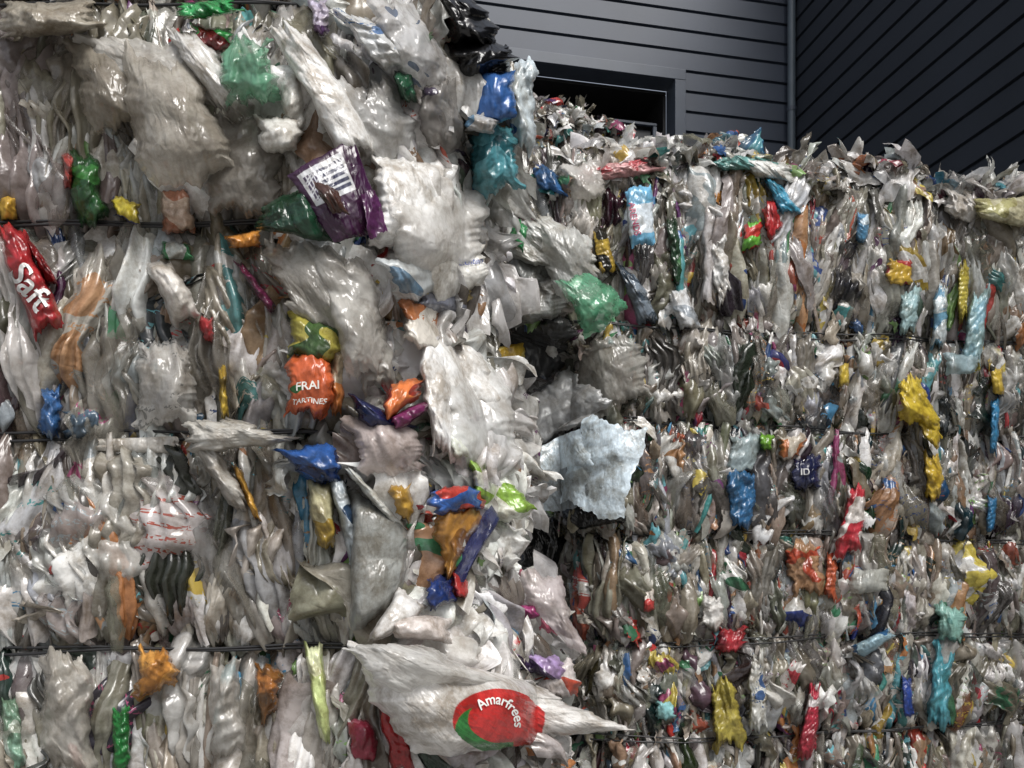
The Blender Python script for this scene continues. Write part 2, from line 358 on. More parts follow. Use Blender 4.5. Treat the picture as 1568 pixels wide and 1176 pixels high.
    core(side,zlo,zhi,root,cap=top)
    for z in rows:
        for q in (WL if side=='L' else WR):
            if abs(z-q)<5e-4:wire(side,q,root,2)
    return root
bale('L',[0,.83,1.43]);bale('L',[1.43+1e-3,2.03,2.62]);bale('L',[2.62+1e-3,3.25,3.95],True)
bale('R',[0,.3,.8]);bale('R',[.8+1e-3,1.314,1.886]);bale('R',[1.886+1e-3,2.49,3.01]);bale('R',[3.01+1e-3,3.9],True)
def far_bale():
    root=new_empty('plastic_waste_bale');b=Bag()
    m=2200;x=rng.uniform(-.5,.78,m);z=rng.uniform(3.6,4.78,m)
    top=4.80-.22*sstep(.3,.85,x)+.04*np.sin(x*9);z=np.minimum(z,top-rng.random(m)*.06)
    y=6.05+.15*sstep(.5,.8,x)+rng.uniform(-.05,.05,m)
    loose(b,np.stack([x,y,z],-1),m,(.03,.08),(.04,.18),.14,.2,.1,np.array([0,-1,.2]),7,9,.5,npw=NP_R)
    m=900;x=rng.uniform(-.5,.8,m);y=rng.uniform(6.05,7.2,m);z=4.80-.22*sstep(.3,.85,x)+rng.uniform(-.05,.05,m)
    loose(b,np.stack([x,y,z],-1),m,(.03,.09),(.05,.2),.14,.2,.2,np.array([0,-.5,1]),7,9,.5,npw=NP_R)
    m=500;x=.78+rng.uniform(-.04,.04,m);y=rng.uniform(6.1,7.2,m);z=rng.uniform(3.5,4.58,m)
    loose(b,np.stack([x,y,z],-1),m,(.03,.09),(.05,.2),.14,.2,.2,np.array([1,0,0]),7,9,.5,npw=NP_R)
    b.build('film_scraps',root)
    c=Bag();zs=np.linspace(3.4,4.74,30);X=np.concatenate([np.linspace(-.5,.72,60),np.full(25,.74)]);Y=np.concatenate([np.full(60,6.12),np.linspace(6.16,7.2,25)])
    rows=[np.stack([X,Y+.03*tri(X*11+z),np.minimum(z,4.74-.22*sstep(.3,.85,X))],-1) for z in zs]
    r=rows[-1].copy();r[:,1]=7.2;rows.append(r)
    pos=np.stack(rows)[None];sh=pos.shape[:3]
    c.add(pos,np.zeros((*sh,4)),np.zeros((*sh,4)),np.zeros((*sh,3)),np.array([0]));c.build('compressed_core',root,(CORE,))
far_bale()
# ------------------------------------------------------------------ individual items
class Item:
    def __init__(s,side,quad,off=.07,bulge=.04,cr=.02,lam=.25,rag=.06,seed=0,tuck=.05,depth=None,dirn=0.,fine=1.):
        s.side,s.q,s.off,s.bulge,s.cr,s.rag,s.tuck,s.depth=side,np.array(quad,float),off,bulge,cr*.75,rag,tuck,depth
        s.r=np.random.default_rng(seed);sc=2.65 if side=='L' else 5.0
        q=s.q;s.W=np.linalg.norm((q[1]+q[2]-q[0]-q[3])/2)/F*sc;s.H=np.linalg.norm((q[3]+q[2]-q[0]-q[1])/2)/F*sc
        s.sz=max(min(s.W,s.H),.03)
        s.k=[(dirn+s.r.normal(0,.5)+(1.2 if i in(2,5) else 0),s.r.uniform(0,1),s.r.uniform(0,6),s.r.uniform(0,1)) for i in range(6)]
        s.lam=lam;s.e=s.r.uniform(0,6,12);s.fine=fine
        s.w=[]
        for sp,am in ((.75,.6),(.36,.36*max(fine,.7)),(.19,.15*fine)):
            n=int(np.clip(s.W*s.H/(s.sz*sp)**2*1.6,4,90))
            s.w.append((s.r.uniform(-.05,1.05,n)*s.W,s.r.uniform(-.05,1.05,n)*s.H,s.r.uniform(-.25,.25,n)*s.sz*sp,s.sz*sp,am,s.r.choice([-1,1])))
        s.dirn=dirn
    def bil(s,u,v):
        q=s.q
        return ((1-v)*((1-u)*q[0,0]+u*q[1,0])+v*((1-u)*q[3,0]+u*q[2,0]),(1-v)*((1-u)*q[0,1]+u*q[1,1])+v*((1-u)*q[3,1]+u*q[2,1]))
    def inv(s,px,py):
        u=np.full_like(px,.5);v=np.full_like(px,.5);h=1e-3
        for _ in range(8):
            x,y=s.bil(u,v);xu,yu=s.bil(u+h,v);xv,yv=s.bil(u,v+h)
            a,b,c,d=(xu-x)/h,(xv-x)/h,(yu-y)/h,(yv-y)/h;D=a*d-b*c;ex,ey=px-x,py-y
            u=u+(d*ex-b*ey)/D;v=v+(a*ey-c*ex)/D
        return u,v
    def pos(s,U,V,lift=0.):
        e=s.e;m=s.rag
        u=U+m*(np.sin(V*7+e[0])+.5*np.sin(V*17+e[1])+.5*tri(V*4.3+e[2])+.25*tri(V*11+e[6]))*(np.abs(U-.5)*2)**2*.5
        v=V+m*(np.sin(U*7+e[3])+.5*np.sin(U*16+e[4])+.5*tri(U*4.7+e[5])+.25*tri(U*12+e[7]))*(np.abs(V-.5)*2)**2*.5
        px,py=s.bil(u,v)
        if s.depth is None:
            d=np.full_like(px,2.8 if s.side=='L' else 5.)
            for _ in range(6):
                x=(px-CX)/F*d;z=CZ+(HY-py)/F*d;d=.5*d+.5*SURF[s.side](x,z,False)
        else:d=np.full_like(px,s.depth)
        prof=np.clip(16*U*(1-U)*V*(1-V),0,1)
        dd=-s.off-s.bulge*prof**.6+s.tuck*(1-np.clip(prof*3,0,1))**2
        xm=U*s.W;ym=V*s.H;cx=0;cy=0
        for i,(a,b,c,g) in enumerate(s.k):
            L_=s.sz*s.lam*5*(.6**i);Q=xm*math.cos(a)+ym*math.sin(a);R=-xm*math.sin(a)+ym*math.cos(a)
            am=s.cr*(.6**i)*.75*(s.fine if i>3 else 1)
            dd=dd+am*fold(Q/L_+b+.3*np.sin(R/L_*.8+c))*(.6+.4*np.sin(R/L_*.5+2*b))
            cx=cx+am*.3*fold(R/L_*.6+g)
        cd,sd=math.cos(s.dirn),math.sin(s.dirn)
        for X0,Y0,c0,sp,am,sg in s.w:
            best=None
            for a,b,c in zip(X0,Y0,c0):
                dx=xm-a;dy=ym-b;A=dx*cd+dy*sd;B=(-dx*sd+dy*cd)*.6
                q=np.sqrt(A*A+B*B+(sp*.08)**2)+c
                best=q if best is None else np.minimum(best,q)
            dd=dd+sg*am*s.cr*2.6*(best/sp-.5)
        d=d+dd-lift
        return np.stack([(px-CX)/F*d+cx,d,CZ+(HY-py)/F*d+cy],-1)
HSEED=[100]
def hx(h):
    h=h.lstrip('#');c=[int(h[i:i+2],16)/255 for i in (0,2,4)]
    c=[x/12.92 if x<=.04045 else ((x+.055)/1.055)**2.4 for x in c];g=sum(c)/3
    return tuple(x*.86+g*.12 for x in c)
def item(name,side,quad,col,col2='ffffff',kind=0,th=9.,txt=0,fn=None,res=None,**k):
    HSEED[0]+=1
    k.setdefault('fine',.5 if kind else 1.)
    if kind:k.setdefault('tuck',.015);kind=2
    it=Item(side,quad,seed=HSEED[0],**k)
    nu=int(np.clip(it.W/.004,16,130));nv=int(np.clip(it.H/.004,16,140))
    if res:nu,nv=res
    U,V=np.meshgrid(np.linspace(0,1,nu),np.linspace(0,1,nv),indexing='ij')
    P=it.pos(U,V)[None]
    C=np.ones((1,nu,nv,4));C[...,:3]=hx(col);C2=np.ones((1,nu,nv,4));C2[...,:3]=hx(col2);C2[...,3]=txt
    TH=np.full((1,nu,nv),float(th))
    if fn:fn(it,U,V,C[0],C2[0],TH[0])
    p=np.stack([(U*it.W+HSEED[0]*3.1)[None],(V*it.H+HSEED[0]*1.7)[None],TH],-1)
    b=Bag();b.add(P,C,C2,p,np.array([kind]));o=b.build(name)
    return it,o
def put_text(it,body,cx,cy,w,ang,col,parent,arc=0,lift=.006):
    cu=bpy.data.curves.new('t','FONT');cu.body=body;cu.size=1;cu.offset=.015
    o=bpy.data.objects.new('t',cu);scene.collection.objects.link(o)
    dg=bpy.context.evaluated_depsgraph_get();me=bpy.data.meshes.new_from_object(o.evaluated_get(dg))
    bpy.data.objects.remove(o)
    bm=bmesh.new();bm.from_mesh(me);bmesh.ops.triangulate(bm,faces=bm.faces[:])
    bmesh.ops.subdivide_edges(bm,edges=bm.edges[:],cuts=3);bm.to_mesh(me);bm.free()
    n=len(me.vertices);co=np.empty(n*3);me.vertices.foreach_get('co',co);co=co.reshape(-1,3)
    x0,x1=co[:,0].min(),co[:,0].max()
    X=(co[:,0]-(x0+x1)/2)/(x1-x0)*w;Y=(co[:,1]-.35)/(x1-x0)*w
    if arc:
        A=X/arc;X,Y=np.sin(A)*(arc+Y),np.cos(A)*(arc+Y)
    ca,sa=math.cos(ang),math.sin(ang);xx=X*ca-Y*sa;yy=X*sa+Y*ca
    U,V=it.inv(cx+xx,cy-yy)
    P=it.pos(U,V,lift)
    me.vertices.foreach_set('co',P.astype(np.float32).ravel());me.update()
    me.materials.append(simple('ink_'+body,col,.4));t=bpy.data.objects.new('printed_lettering',me);scene.collection.objects.link(t);t.parent=parent
# ---- left stack, big pieces
def pk(it,U,V,C,C2,TH):
    m=(U>.1)&(U<.78)&(V>.06)&(V<.5);C[m,:3]=hx('d8dbe0')
    bar=(U>.36)&(U<.74)&(V>.12)&(V<.44)&((np.floor(V*70)*7919%5)<2.5);C[bar,:3]=hx('3a3c58')
    t=(U>.13)&(U<.32)&(V>.12)&(V<.44)&((np.floor(U*60)%3)<1.5)&((np.floor(V*60+U*31)*31%7)<5);C[t,:3]=hx('4a3c58')
item('snack_packaging','L',[(440,268),(540,210),(592,352),(512,372)],'3e1a3e',fn=pk,off=.24,bulge=.02,cr=.005,rag=.015,tuck=0,res=(120,120))
item('purple_packaging_flap','L',[(553,296),(575,290),(594,352),(566,366)],'5c2a5c',off=.27,bulge=.0,cr=.006,tuck=0)
item('brown_wrapper','L',[(478,275),(515,290),(535,328),(505,325)],'4a3028',off=.28,bulge=.02,cr=.01,tuck=0)
item('dark_green_bag','L',[(400,318),(478,278),(518,372),(392,352)],'1f4a33',off=.22,cr=.018,kind=0,rag=.05)
item('green_film','L',[(340,62),(405,58),(425,140),(345,165)],'6aa886','a5cfb0',kind=1,off=.22,cr=.03,rag=.15,bulge=.05)
item('green_film','L',[(335,100),(400,70),(430,150),(370,162)],'7fb897',kind=1,off=.17,cr=.03,rag=.15,bulge=.05)
item('white_film_strip','L',[(410,35),(470,50),(580,225),(528,255)],'f4f4f2',off=.19,bulge=.05,cr=.018,rag=.08,lam=.5,dirn=-.5,fine=.5)
item('white_film_strip','L',[(420,110),(462,95),(470,200),(440,215)],'e2e2de',off=.14,bulge=.06,cr=.014,rag=.06)
item('white_bag_corner','L',[(388,178),(462,180),(455,235),(400,232)],'dddcd6',off=.18,bulge=.06,cr=.014,rag=.1,fine=.5)
item('dirty_clear_bag','L',[(185,75),(300,95),(365,270),(215,285)],'bcb6aa',kind=1,off=.16,bulge=.13,cr=.026,rag=.09,lam=.4,dirn=-.3)
item('dirty_clear_bag','L',[(95,50),(225,90),(240,190),(140,200)],'a39b8c',kind=1,off=.12,bulge=.08,cr=.03,rag=.1,lam=.35,dirn=-.5)
item('dirty_clear_bag','L',[(100,60),(300,60),(350,150),(260,165)],'c4c1ba',kind=1,off=.14,bulge=.05,cr=.03,rag=.12,lam=.35,dirn=-.8)
item('rolled_film','L',[(0,5),(135,0),(160,45),(0,62)],'a8a192',kind=0,off=.12,bulge=.1,cr=.02,rag=.08,dirn=1.5)
item('clear_film','L',[(240,30),(330,70),(375,180),(330,160)],'d8d7d4',kind=0,off=.17,bulge=.05,cr=.02,rag=.1,dirn=-.6,lam=.5,fine=.4)
item('clear_film','L',[(300,180),(420,170),(440,320),(330,330)],'98938a',kind=1,off=.09,bulge=.08,cr=.03,rag=.1,lam=.35)
item('green_film','L',[(270,5),(345,0),(375,18),(280,32)],'2fa558',off=.16,cr=.02,rag=.12)
item('red_green_wrapper','L',[(285,35),(350,45),(360,75),(310,80)],'7c2324','35a04c',th=.5,off=.14,cr=.02,rag=.12)
item('purple_film','L',[(472,0),(500,0),(505,50),(482,55)],'6a4584','c8c0d8',th=.55,off=.14,cr=.02,rag=.12)
item('printed_bag','L',[(505,15),(560,25),(640,95),(600,120)],'d4d8da','5276a6',th=.6,txt=1,off=.15,cr=.018,rag=.1,bulge=.05)
item('printed_bag','L',[(560,-10),(650,0),(690,140),(620,130)],'cfcfcf','6e7b90',kind=1,th=.66,off=.15,cr=.03,rag=.1,bulge=.07)
item('clear_bag','L',[(500,130),(600,120),(650,230),(560,260)],'d0d0ce',kind=1,off=.14,cr=.034,rag=.12,bulge=.06,lam=.35)
item('green_film','L',[(600,105),(635,110),(640,160),(610,150)],'23553b',off=.16,cr=.02,rag=.1)
item('green_bottle_film','L',[(100,225),(150,240),(165,335),(118,352)],'245428','3b7c3a',kind=0,th=.6,off=.08,cr=.015,rag=.1)
item('yellow_film','L',[(0,302),(26,300),(26,335),(0,338)],'dcae20',off=.08,cr=.01)
item('yellow_blue_wrapper','L',[(172,298),(215,312),(212,345),(175,330)],'3c4376','d2c11e',th=.5,off=.1,cr=.015,rag=.1)
item('orange_wrapper','L',[(247,285),(292,290),(296,358),(246,355)],'b87858','d8bfaa',th=.55,off=.08,cr=.02,rag=.08)
item('red_film','L',[(95,235),(112,235),(112,290),(98,290)],'b5453f','dedede',th=.55,off=.08,cr=.015)
it,o=item('red_bag','L',[(-10,345),(35,350),(98,495),(52,515)],'b01822','e8e0dc',off=.14,cr=.014,rag=.07,bulge=.03)
put_text(it,'Saft',48,440,75,-.95,(.68,.66,.64),o)
item('dark_red_fold','L',[(34,355),(62,385),(92,440),(66,430)],'8c1218',off=.09,cr=.015,rag=.08)
item('clear_film_sheet','L',[(395,365),(520,385),(585,560),(440,470)],'b6b2a9',kind=1,off=.15,bulge=.08,cr=.03,rag=.09,lam=.4,dirn=-.6)
item('clear_film_sheet','L',[(470,380),(560,400),(600,540),(540,590)],'c4c1ba',kind=1,off=.17,bulge=.07,cr=.026,rag=.08,lam=.4,dirn=-.4)
item('white_bag_roll','L',[(222,405),(262,400),(308,480),(268,500)],'d6d1c9',off=.12,bulge=.07,cr=.014,rag=.06)
item('magenta_film','L',[(358,400),(375,405),(425,470),(412,480)],'7b2a56',off=.1,cr=.01)
item('red_film','L',[(305,485),(326,487),(330,522),(310,525)],'a5262c',off=.1,cr=.012,rag=.12)
item('snack_bag','L',[(448,478),(530,500),(515,560),(440,550)],'a9a03a','3f5c2c',th=.5,txt=1,off=.15,cr=.018,rag=.1,bulge=.05)
it,o=item('orange_bread_bag','L',[(440,545),(512,535),(505,640),(440,632)],'c8571c','2f6a30',th=.66,off=.19,cr=.014,rag=.12,bulge=.03)
put_text(it,'TARTINES',474,614,50,.05,(.62,.61,.56),o);put_text(it,'FRAI',470,590,34,.1,(.62,.61,.56),o)
item('orange_wrapper','L',[(500,500),(530,505),(525,640),(505,635)],'b2a184','c5742c',th=.55,off=.12,cr=.015)
item('yellow_strip','L',[(333,560),(346,560),(350,640),(338,640)],'c9a81e','8c7410',th=.55,off=.09,cr=.01)
item('white_film','L',[(215,520),(290,530),(300,650),(205,650)],'cbc9c4','8b8b88',kind=1,th=.65,txt=1,off=.1,bulge=.07,cr=.026,rag=.1)
item('blue_film','L',[(62,590),(95,595),(92,672),(60,665)],'2c5f98','6f8fb0',th=.6,off=.07,cr=.02,rag=.14)
item('blue_film','L',[(100,630),(150,625),(155,670),(100,672)],'50687e',kind=0,off=.05,cr=.02,rag=.14)
item('white_card','L',[(150,672),(272,668),(272,695),(148,690)],'c8c5be',off=.06,bulge=.01,cr=.004,rag=.03,tuck=0)
item('draped_film','L',[(278,648),(350,640),(455,672),(300,700)],'bab7af',kind=0,off=.15,bulge=.05,cr=.02,rag=.1,dirn=1.4)
item('draped_film','L',[(285,670),(330,680),(385,775),(355,780)],'b2aea6',kind=0,off=.12,bulge=.06,cr=.018,rag=.1)
item('blue_striped_bag','L',[(422,688),(515,680),(525,745),(470,735)],'1f5aa8','0c2c60',th=.55,off=.16,bulge=.04,cr=.018,rag=.1,dirn=1.2)
item('blue_striped_bag','L',[(500,725),(530,735),(555,845),(535,860)],'b8c4cc','27405c',th=.5,off=.14,bulge=.05,cr=.012)
item('yellow_stripe_bag','L',[(470,730),(512,745),(512,840),(484,836)],'c2bc92','a78a22',th=.55,off=.14,cr=.014,bulge=.04)
item('multicolour_strip','L',[(522,712),(545,722),(625,810),(600,805)],'d8dcd8','b8412c',th=.55,off=.18,cr=.01)
item('yellow_strip','L',[(355,712),(368,715),(402,800),(388,795)],'cf9a28','5a3a20',th=.6,off=.1,cr=.01)
item('orange_navy_wrapper','L',[(530,600),(580,625),(640,655),(560,660)],'1c2450','7c2858',th=.55,off=.2,cr=.015,rag=.08)
item('orange_wrapper','L',[(598,585),(650,580),(640,610),(585,650)],'e0762a','8e2c1c',th=.56,off=.24,cr=.015,rag=.1)
item('purple_film','L',[(590,640),(655,612),(658,625),(610,662)],'7c2a60',off=.24,cr=.01)
item('grey_board','L',[(535,748),(628,800),(622,900),(535,985)],'9c9f9b',off=.18,bulge=.06,cr=.006,rag=.03,tuck=.1,fine=.4)
item('white_board_edge','L',[(610,900),(655,930),(595,975),(560,985)],'dddcda',off=.22,bulge=.03,cr=.005,rag=.04)
item('clear_film','L',[(530,470),(580,440),(610,590),(560,600)],'aaa79f',kind=1,off=.1,bulge=.07,cr=.03,rag=.1)
item('white_translucent_bag','L',[(572,240),(700,245),(752,370),(570,385)],'f2f2f0',kind=0,off=.2,bulge=.11,cr=.034,rag=.09,lam=.45,dirn=-.6,fine=.6)
item('white_translucent_bag','L',[(590,300),(740,290),(735,410),(620,440)],'eeedea',kind=1,off=.24,bulge=.10,cr=.034,rag=.08,lam=.4,dirn=-.9)
it,o=item('printed_white_bag','L',[(640,380),(742,372),(745,430),(660,480)],'ecebe5','d8a860',kind=0,th=.7,off=.24,bulge=.06,cr=.016,rag=.08,fine=.5)
put_text(it,'Lichten',722,400,38,.1,(.08,.1,.25),o)
item('blue_white_film','L',[(580,395),(690,400),(690,450),(610,460)],'dde4e6','6f93b0',kind=1,th=.62,off=.24,bulge=.06,cr=.025,rag=.1)
item('yellow_net','L',[(640,445),(718,440),(715,480),(640,480)],'c9b46e','8b90a0',kind=1,th=.55,off=.22,bulge=.05,cr=.02,rag=.1)
item('orange_white_wrapper','L',[(610,450),(680,470),(678,545),(620,520)],'d9d3c8','b8703c',th=.55,txt=1,off=.24,bulge=.04,cr=.018,rag=.1)
item('clear_bag','L',[(650,480),(720,500),(790,640),(680,640)],'eeeeec',kind=0,off=.18,bulge=.1,cr=.034,rag=.08,lam=.4,dirn=-.4,fine=.6)
item('clear_bag','L',[(660,560),(770,570),(800,710),(700,720)],'e6e7e6',kind=1,off=.2,bulge=.11,cr=.036,rag=.08,lam=.4,dirn=-.4)
item('white_film_strip','L',[(640,500),(690,510),(700,700),(660,690)],'f4f4f3',off=.22,bulge=.06,cr=.024,rag=.1,fine=.6)
item('white_translucent_bag','L',[(530,640),(620,640),(660,720),(560,730)],'d4c6c2',kind=1,off=.16,bulge=.07,cr=.03,rag=.1)
item('green_white_bag','L',[(715,705),(765,715),(825,785),(745,805)],'e8eee2','93c044',th=.52,off=.26,bulge=.04,cr=.018,rag=.08)
item('green_white_bag','L',[(680,650),(730,660),(740,710),(690,700)],'d8dcd0','a8b858',th=.6,off=.22,bulge=.04,cr=.018,rag=.08)
item('ochre_bag','L',[(665,775),(750,775),(700,885),(675,880)],'b7812e','8a5a1c',th=.62,off=.24,bulge=.04,cr=.026,rag=.12)
item('blue_red_wrapper','L',[(655,748),(745,745),(752,775),(665,790)],'2f62b0','c43c30',th=.52,off=.27,bulge=.03,cr=.018,rag=.14,dirn=1.3)
item('yellow_bag','L',[(595,745),(630,740),(632,800),(605,790)],'c2972a',off=.2,cr=.018,rag=.12)
item('white_crumpled_bag','L',[(715,795),(810,810),(790,870),(710,880)],'f0f1ed',kind=0,off=.18,bulge=.06,cr=.03,rag=.14)
item('navy_wrapper','L',[(650,885),(690,880),(700,920),(655,935)],'1c3a80','d8d8d8',th=.62,off=.22,cr=.018,rag=.14)
item('red_white_bag','L',[(688,870),(722,870),(722,915),(700,918)],'dcd6d2','b42c2c',th=.52,txt=1,off=.22,cr=.012,rag=.08)
item('white_roll','L',[(600,940),(690,945),(690,985),(600,975)],'d8cfca','b04c40',th=.68,off=.22,bulge=.06,cr=.01,rag=.06,dirn=1.5)
item('clear_pink_film','L',[(790,872),(855,880),(895,1000),(820,960)],'d2c6c6','b04060',kind=1,th=.62,off=.14,bulge=.07,cr=.03,rag=.1)
item('purple_wrapper','L',[(790,1000),(860,1005),(870,1045),(800,1030)],'a78cc0','3c2c50',th=.6,off=.22,bulge=.03,cr=.018,rag=.12)
item('red_white_bag','L',[(800,1030),(880,1010),(885,1070),(820,1060)],'d8d0ce','c04a30',th=.52,off=.18,bulge=.03,cr=.018,rag=.12)
item('magenta_film','L',[(790,925),(820,925),(830,945),(800,950)],'a02c70',off=.16,cr=.015)
item('black_bin_bag','L',[(640,-25),(720,-15),(772,78),(680,74)],'101012',depth=2.93,off=.18,bulge=.12,cr=.045,rag=.14,dirn=-.7)
item('black_bin_bag','L',[(680,52),(776,66),(782,114),(700,134)],'131315',depth=2.95,off=.16,bulge=.1,cr=.04,rag=.14,dirn=1.2)
item('blue_bag','L',[(714,112),(788,108),(790,180),(716,195)],'2c62a8','1c4480',th=.66,depth=2.93,off=.20,bulge=.03,cr=.016,rag=.05)
item('white_blue_bag','L',[(778,90),(822,98),(815,235),(775,220)],'cfdde4','2f6db4',th=.58,depth=3.0,off=.12,bulge=.05,cr=.025,rag=.1)
item('teal_bag','L',[(708,198),(785,190),(800,285),(730,300)],'4e98a4','26646e',th=.6,depth=2.95,off=.14,bulge=.05,cr=.034,rag=.12)
item('white_film','L',[(715,172),(765,182),(755,205),(712,200)],'c8ccd0','5588b0',th=.6,depth=2.92,off=.21,cr=.015)
item('dark_film','L',[(640,130),(700,120),(712,240),(650,230)],'8c8884','4c4258',kind=1,th=.6,off=.16,bulge=.06,cr=.03)
def am(it,U,V,C,C2,TH):
    px,py=it.bil(U,V)
    du=(px-763)/72;dv=(py-1103)/48
    r=du*du+dv*dv;C[r<1,:3]=hx('d2231f')
    e1=((du+.2)**2+(dv-.25)**2)<.55;e2=((du-.05)**2+(dv+.02)**2)<.5
    g=e1&~e2&(du<.3)&(r<1);C[g,:3]=hx('2f8a3c')
    C2[...]=C;C2[...,3]=0
it,o=item('printed_clear_bag','L',[(528,985),(800,1040),(958,1118),(630,1162)],'d6d4d0',kind=0,fn=am,off=.3,bulge=.12,cr=.022,rag=.05,res=(260,160),dirn=1.4,lam=.4,fine=.8)
put_text(it,'Amarfrees',758,1106,95,-.45,(.76,.75,.72),o,arc=36)
item('clear_bag','L',[(520,990),(640,985),(760,1040),(600,1060)],'d0cfcb',kind=1,off=.4,bulge=.05,cr=.022,rag=.06)
item('orange_net_bag','L',[(215,990),(262,1000),(272,1048),(205,1070)],'c68428','e0a040',th=.5,txt=1,off=.1,bulge=.05,cr=.025,rag=.14)
item('brown_net_bag','L',[(388,1010),(432,1030),(422,1090),(400,1112)],'8a5a22','b8742c',th=.5,txt=1,off=.1,bulge=.06,cr=.025,rag=.12)
item('lime_film','L',[(466,985),(495,990),(508,1150),(485,1120)],'c8d88a','e2e8b8',th=.55,off=.08,cr=.01)
item('green_film','L',[(168,1080),(198,1085),(200,1185),(175,1185)],'1c8038','4cb060',th=.6,off=.1,cr=.018,rag=.1)
item('red_film','L',[(530,1100),(575,1105),(580,1170),(535,1165)],'9c2440','c45870',th=.6,off=.1,cr=.015)
item('red_film','L',[(572,1045),(600,1060),(640,1185),(600,1185)],'b01c24','701018',th=.6,off=.14,cr=.012)
item('dark_film','L',[(600,1080),(640,1100),(700,1185),(650,1185)],'2c4034','d0d0c8',th=.55,off=.12,cr=.02)
item('clear_film','L',[(60,1000),(130,1000),(150,1180),(70,1180)],'bdb8ae',kind=1,off=.08,bulge=.07,cr=.03,rag=.08)
item('teal_film','L',[(0,1060),(30,1070),(40,1185),(5,1185)],'7ea890','b8ccc0',th=.55,off=.07,cr=.015)
item('clear_film','L',[(320,1020),(365,1010),(375,1150),(325,1160)],'c2bfb8',kind=1,off=.08,bulge=.06,cr=.024)
item('green_film','L',[(245,368),(290,372),(300,400),(250,398)],'3c8c58','c0c8c4',kind=0,th=.6,off=.06,cr=.015)
item('orange_film','L',[(345,362),(400,352),(398,378),(352,380)],'e0942c','f0d090',th=.6,off=.1,cr=.015)
item('red_film','L',[(70,862),(100,860),(98,885),(72,880)],'b03028',off=.06,cr=.01)
item('brown_film','L',[(145,832),(200,828),(205,865),(150,872)],'a08478',kind=0,off=.05,cr=.015)
# ---- right stack
item('pale_blue_sheet','R',[(893,638),(988,660),(950,798),(855,768)],'d4e6f2',off=.36,bulge=.0,cr=.06,rag=.06,lam=.7,tuck=0,dirn=.6,fine=.0)
item('pale_blue_sheet','R',[(785,702),(890,656),(908,712),(800,724)],'d4e6f2',off=.42,bulge=.01,cr=.025,rag=.04,lam=.7,tuck=0,dirn=1.,fine=.0)
item('pale_blue_sheet','R',[(775,718),(905,705),(900,772),(830,787)],'98a4ac',off=.26,bulge=.01,cr=.03,rag=.05,tuck=0,lam=.7,fine=.0)
item('green_translucent_bag','R',[(852,430),(905,418),(968,470),(900,518)],'58b084','8cd0a8',kind=1,th=.6,off=.38,bulge=.08,cr=.025,rag=.06)
item('grey_clear_bag','R',[(780,640),(870,560),(935,620),(800,700)],'c4c6c7',kind=1,off=.2,bulge=.08,cr=.06,rag=.08,lam=.35,dirn=.8)
item('grey_clear_bag','R',[(790,630),(870,570),(925,640),(810,690)],'8e9091',kind=0,off=.10,bulge=.06,cr=.05,rag=.1,lam=.35,fine=.6)
item('grey_clear_bag','R',[(860,540),(970,510),(1000,600),(890,650)],'a8a69f',kind=1,off=.12,bulge=.08,cr=.05,rag=.1,lam=.35)
item('white_clear_bag','R',[(745,335),(850,330),(935,430),(780,400)],'c8cac6',kind=0,off=.16,bulge=.08,cr=.05,rag=.1,dirn=-.6,lam=.35,fine=.7)
item('white_clear_bag','R',[(820,340),(900,360),(935,480),(850,450)],'cccecb',kind=1,off=.22,bulge=.08,cr=.045,rag=.08,lam=.35,dirn=-.4)
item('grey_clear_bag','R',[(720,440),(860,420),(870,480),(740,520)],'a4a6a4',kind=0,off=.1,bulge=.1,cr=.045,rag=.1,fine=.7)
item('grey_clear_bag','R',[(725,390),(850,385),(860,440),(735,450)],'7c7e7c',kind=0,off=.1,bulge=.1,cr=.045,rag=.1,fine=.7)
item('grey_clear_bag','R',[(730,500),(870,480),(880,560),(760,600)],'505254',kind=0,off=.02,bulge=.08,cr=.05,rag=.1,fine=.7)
item('yellow_film','R',[(735,535),(802,525),(805,552),(750,560)],'d9b01c','e0c860',th=.6,off=.30,bulge=.02,cr=.01,rag=.03)
item('red_film','R',[(720,520),(745,525),(745,540),(722,535)],'a03020',off=.28,cr=.01)
item('rust_film','R',[(870,590),(900,585),(905,630),(880,625)],'9a9284','b0542c',th=.6,off=.1,cr=.02)
def bw(it,U,V,C,C2,TH):
    m=(V>.3)&(V<.8);C[m,:3]=hx('d8e4ee')
it,o=item('blue_white_package','R',[(957,290),(997,282),(1003,372),(966,378)],'6ab4dc',fn=bw,off=.2,bulge=.03,cr=.01,rag=.05,tuck=.02)
put_text(it,'ARENDS',972,335,52,-1.4,(.3,.03,.08),o)
item('pink_film_sheet','R',[(875,262),(1000,236),(1012,262),(890,285)],'d49a9a','b84048',kind=0,th=.57,off=.1,bulge=.04,cr=.025,rag=.12,dirn=1.4)
item('white_film_sheet','R',[(860,255),(920,240),(930,300),(880,310)],'d6d2cc',kind=1,off=.12,bulge=.05,cr=.03,rag=.1)
item('teal_film','R',[(1095,240),(1170,236),(1215,262),(1100,262)],'6ca8a4','9ccac4',th=.55,off=.1,bulge=.04,cr=.025,rag=.1)
item('white_film_sheet','R',[(1130,242),(1200,248),(1225,280),(1160,272)],'d8dad6',off=.12,bulge=.05,cr=.02,rag=.1)
item('blue_film','R',[(815,245),(850,262),(868,300),(822,290)],'2a64a0','1c3c74',th=.6,off=.14,cr=.02,rag=.08)
item('yellow_green_film','R',[(780,262),(820,266),(815,296),(782,292)],'a8b424','2c6c54',th=.5,off=.12,cr=.015)
item('green_film','R',[(778,362),(795,335),(808,350),(800,388)],'2fa05c',off=.32,cr=.01)
item('red_film','R',[(1165,320),(1185,302),(1200,345),(1178,372)],'c8262c',off=.14,cr=.018,rag=.1)
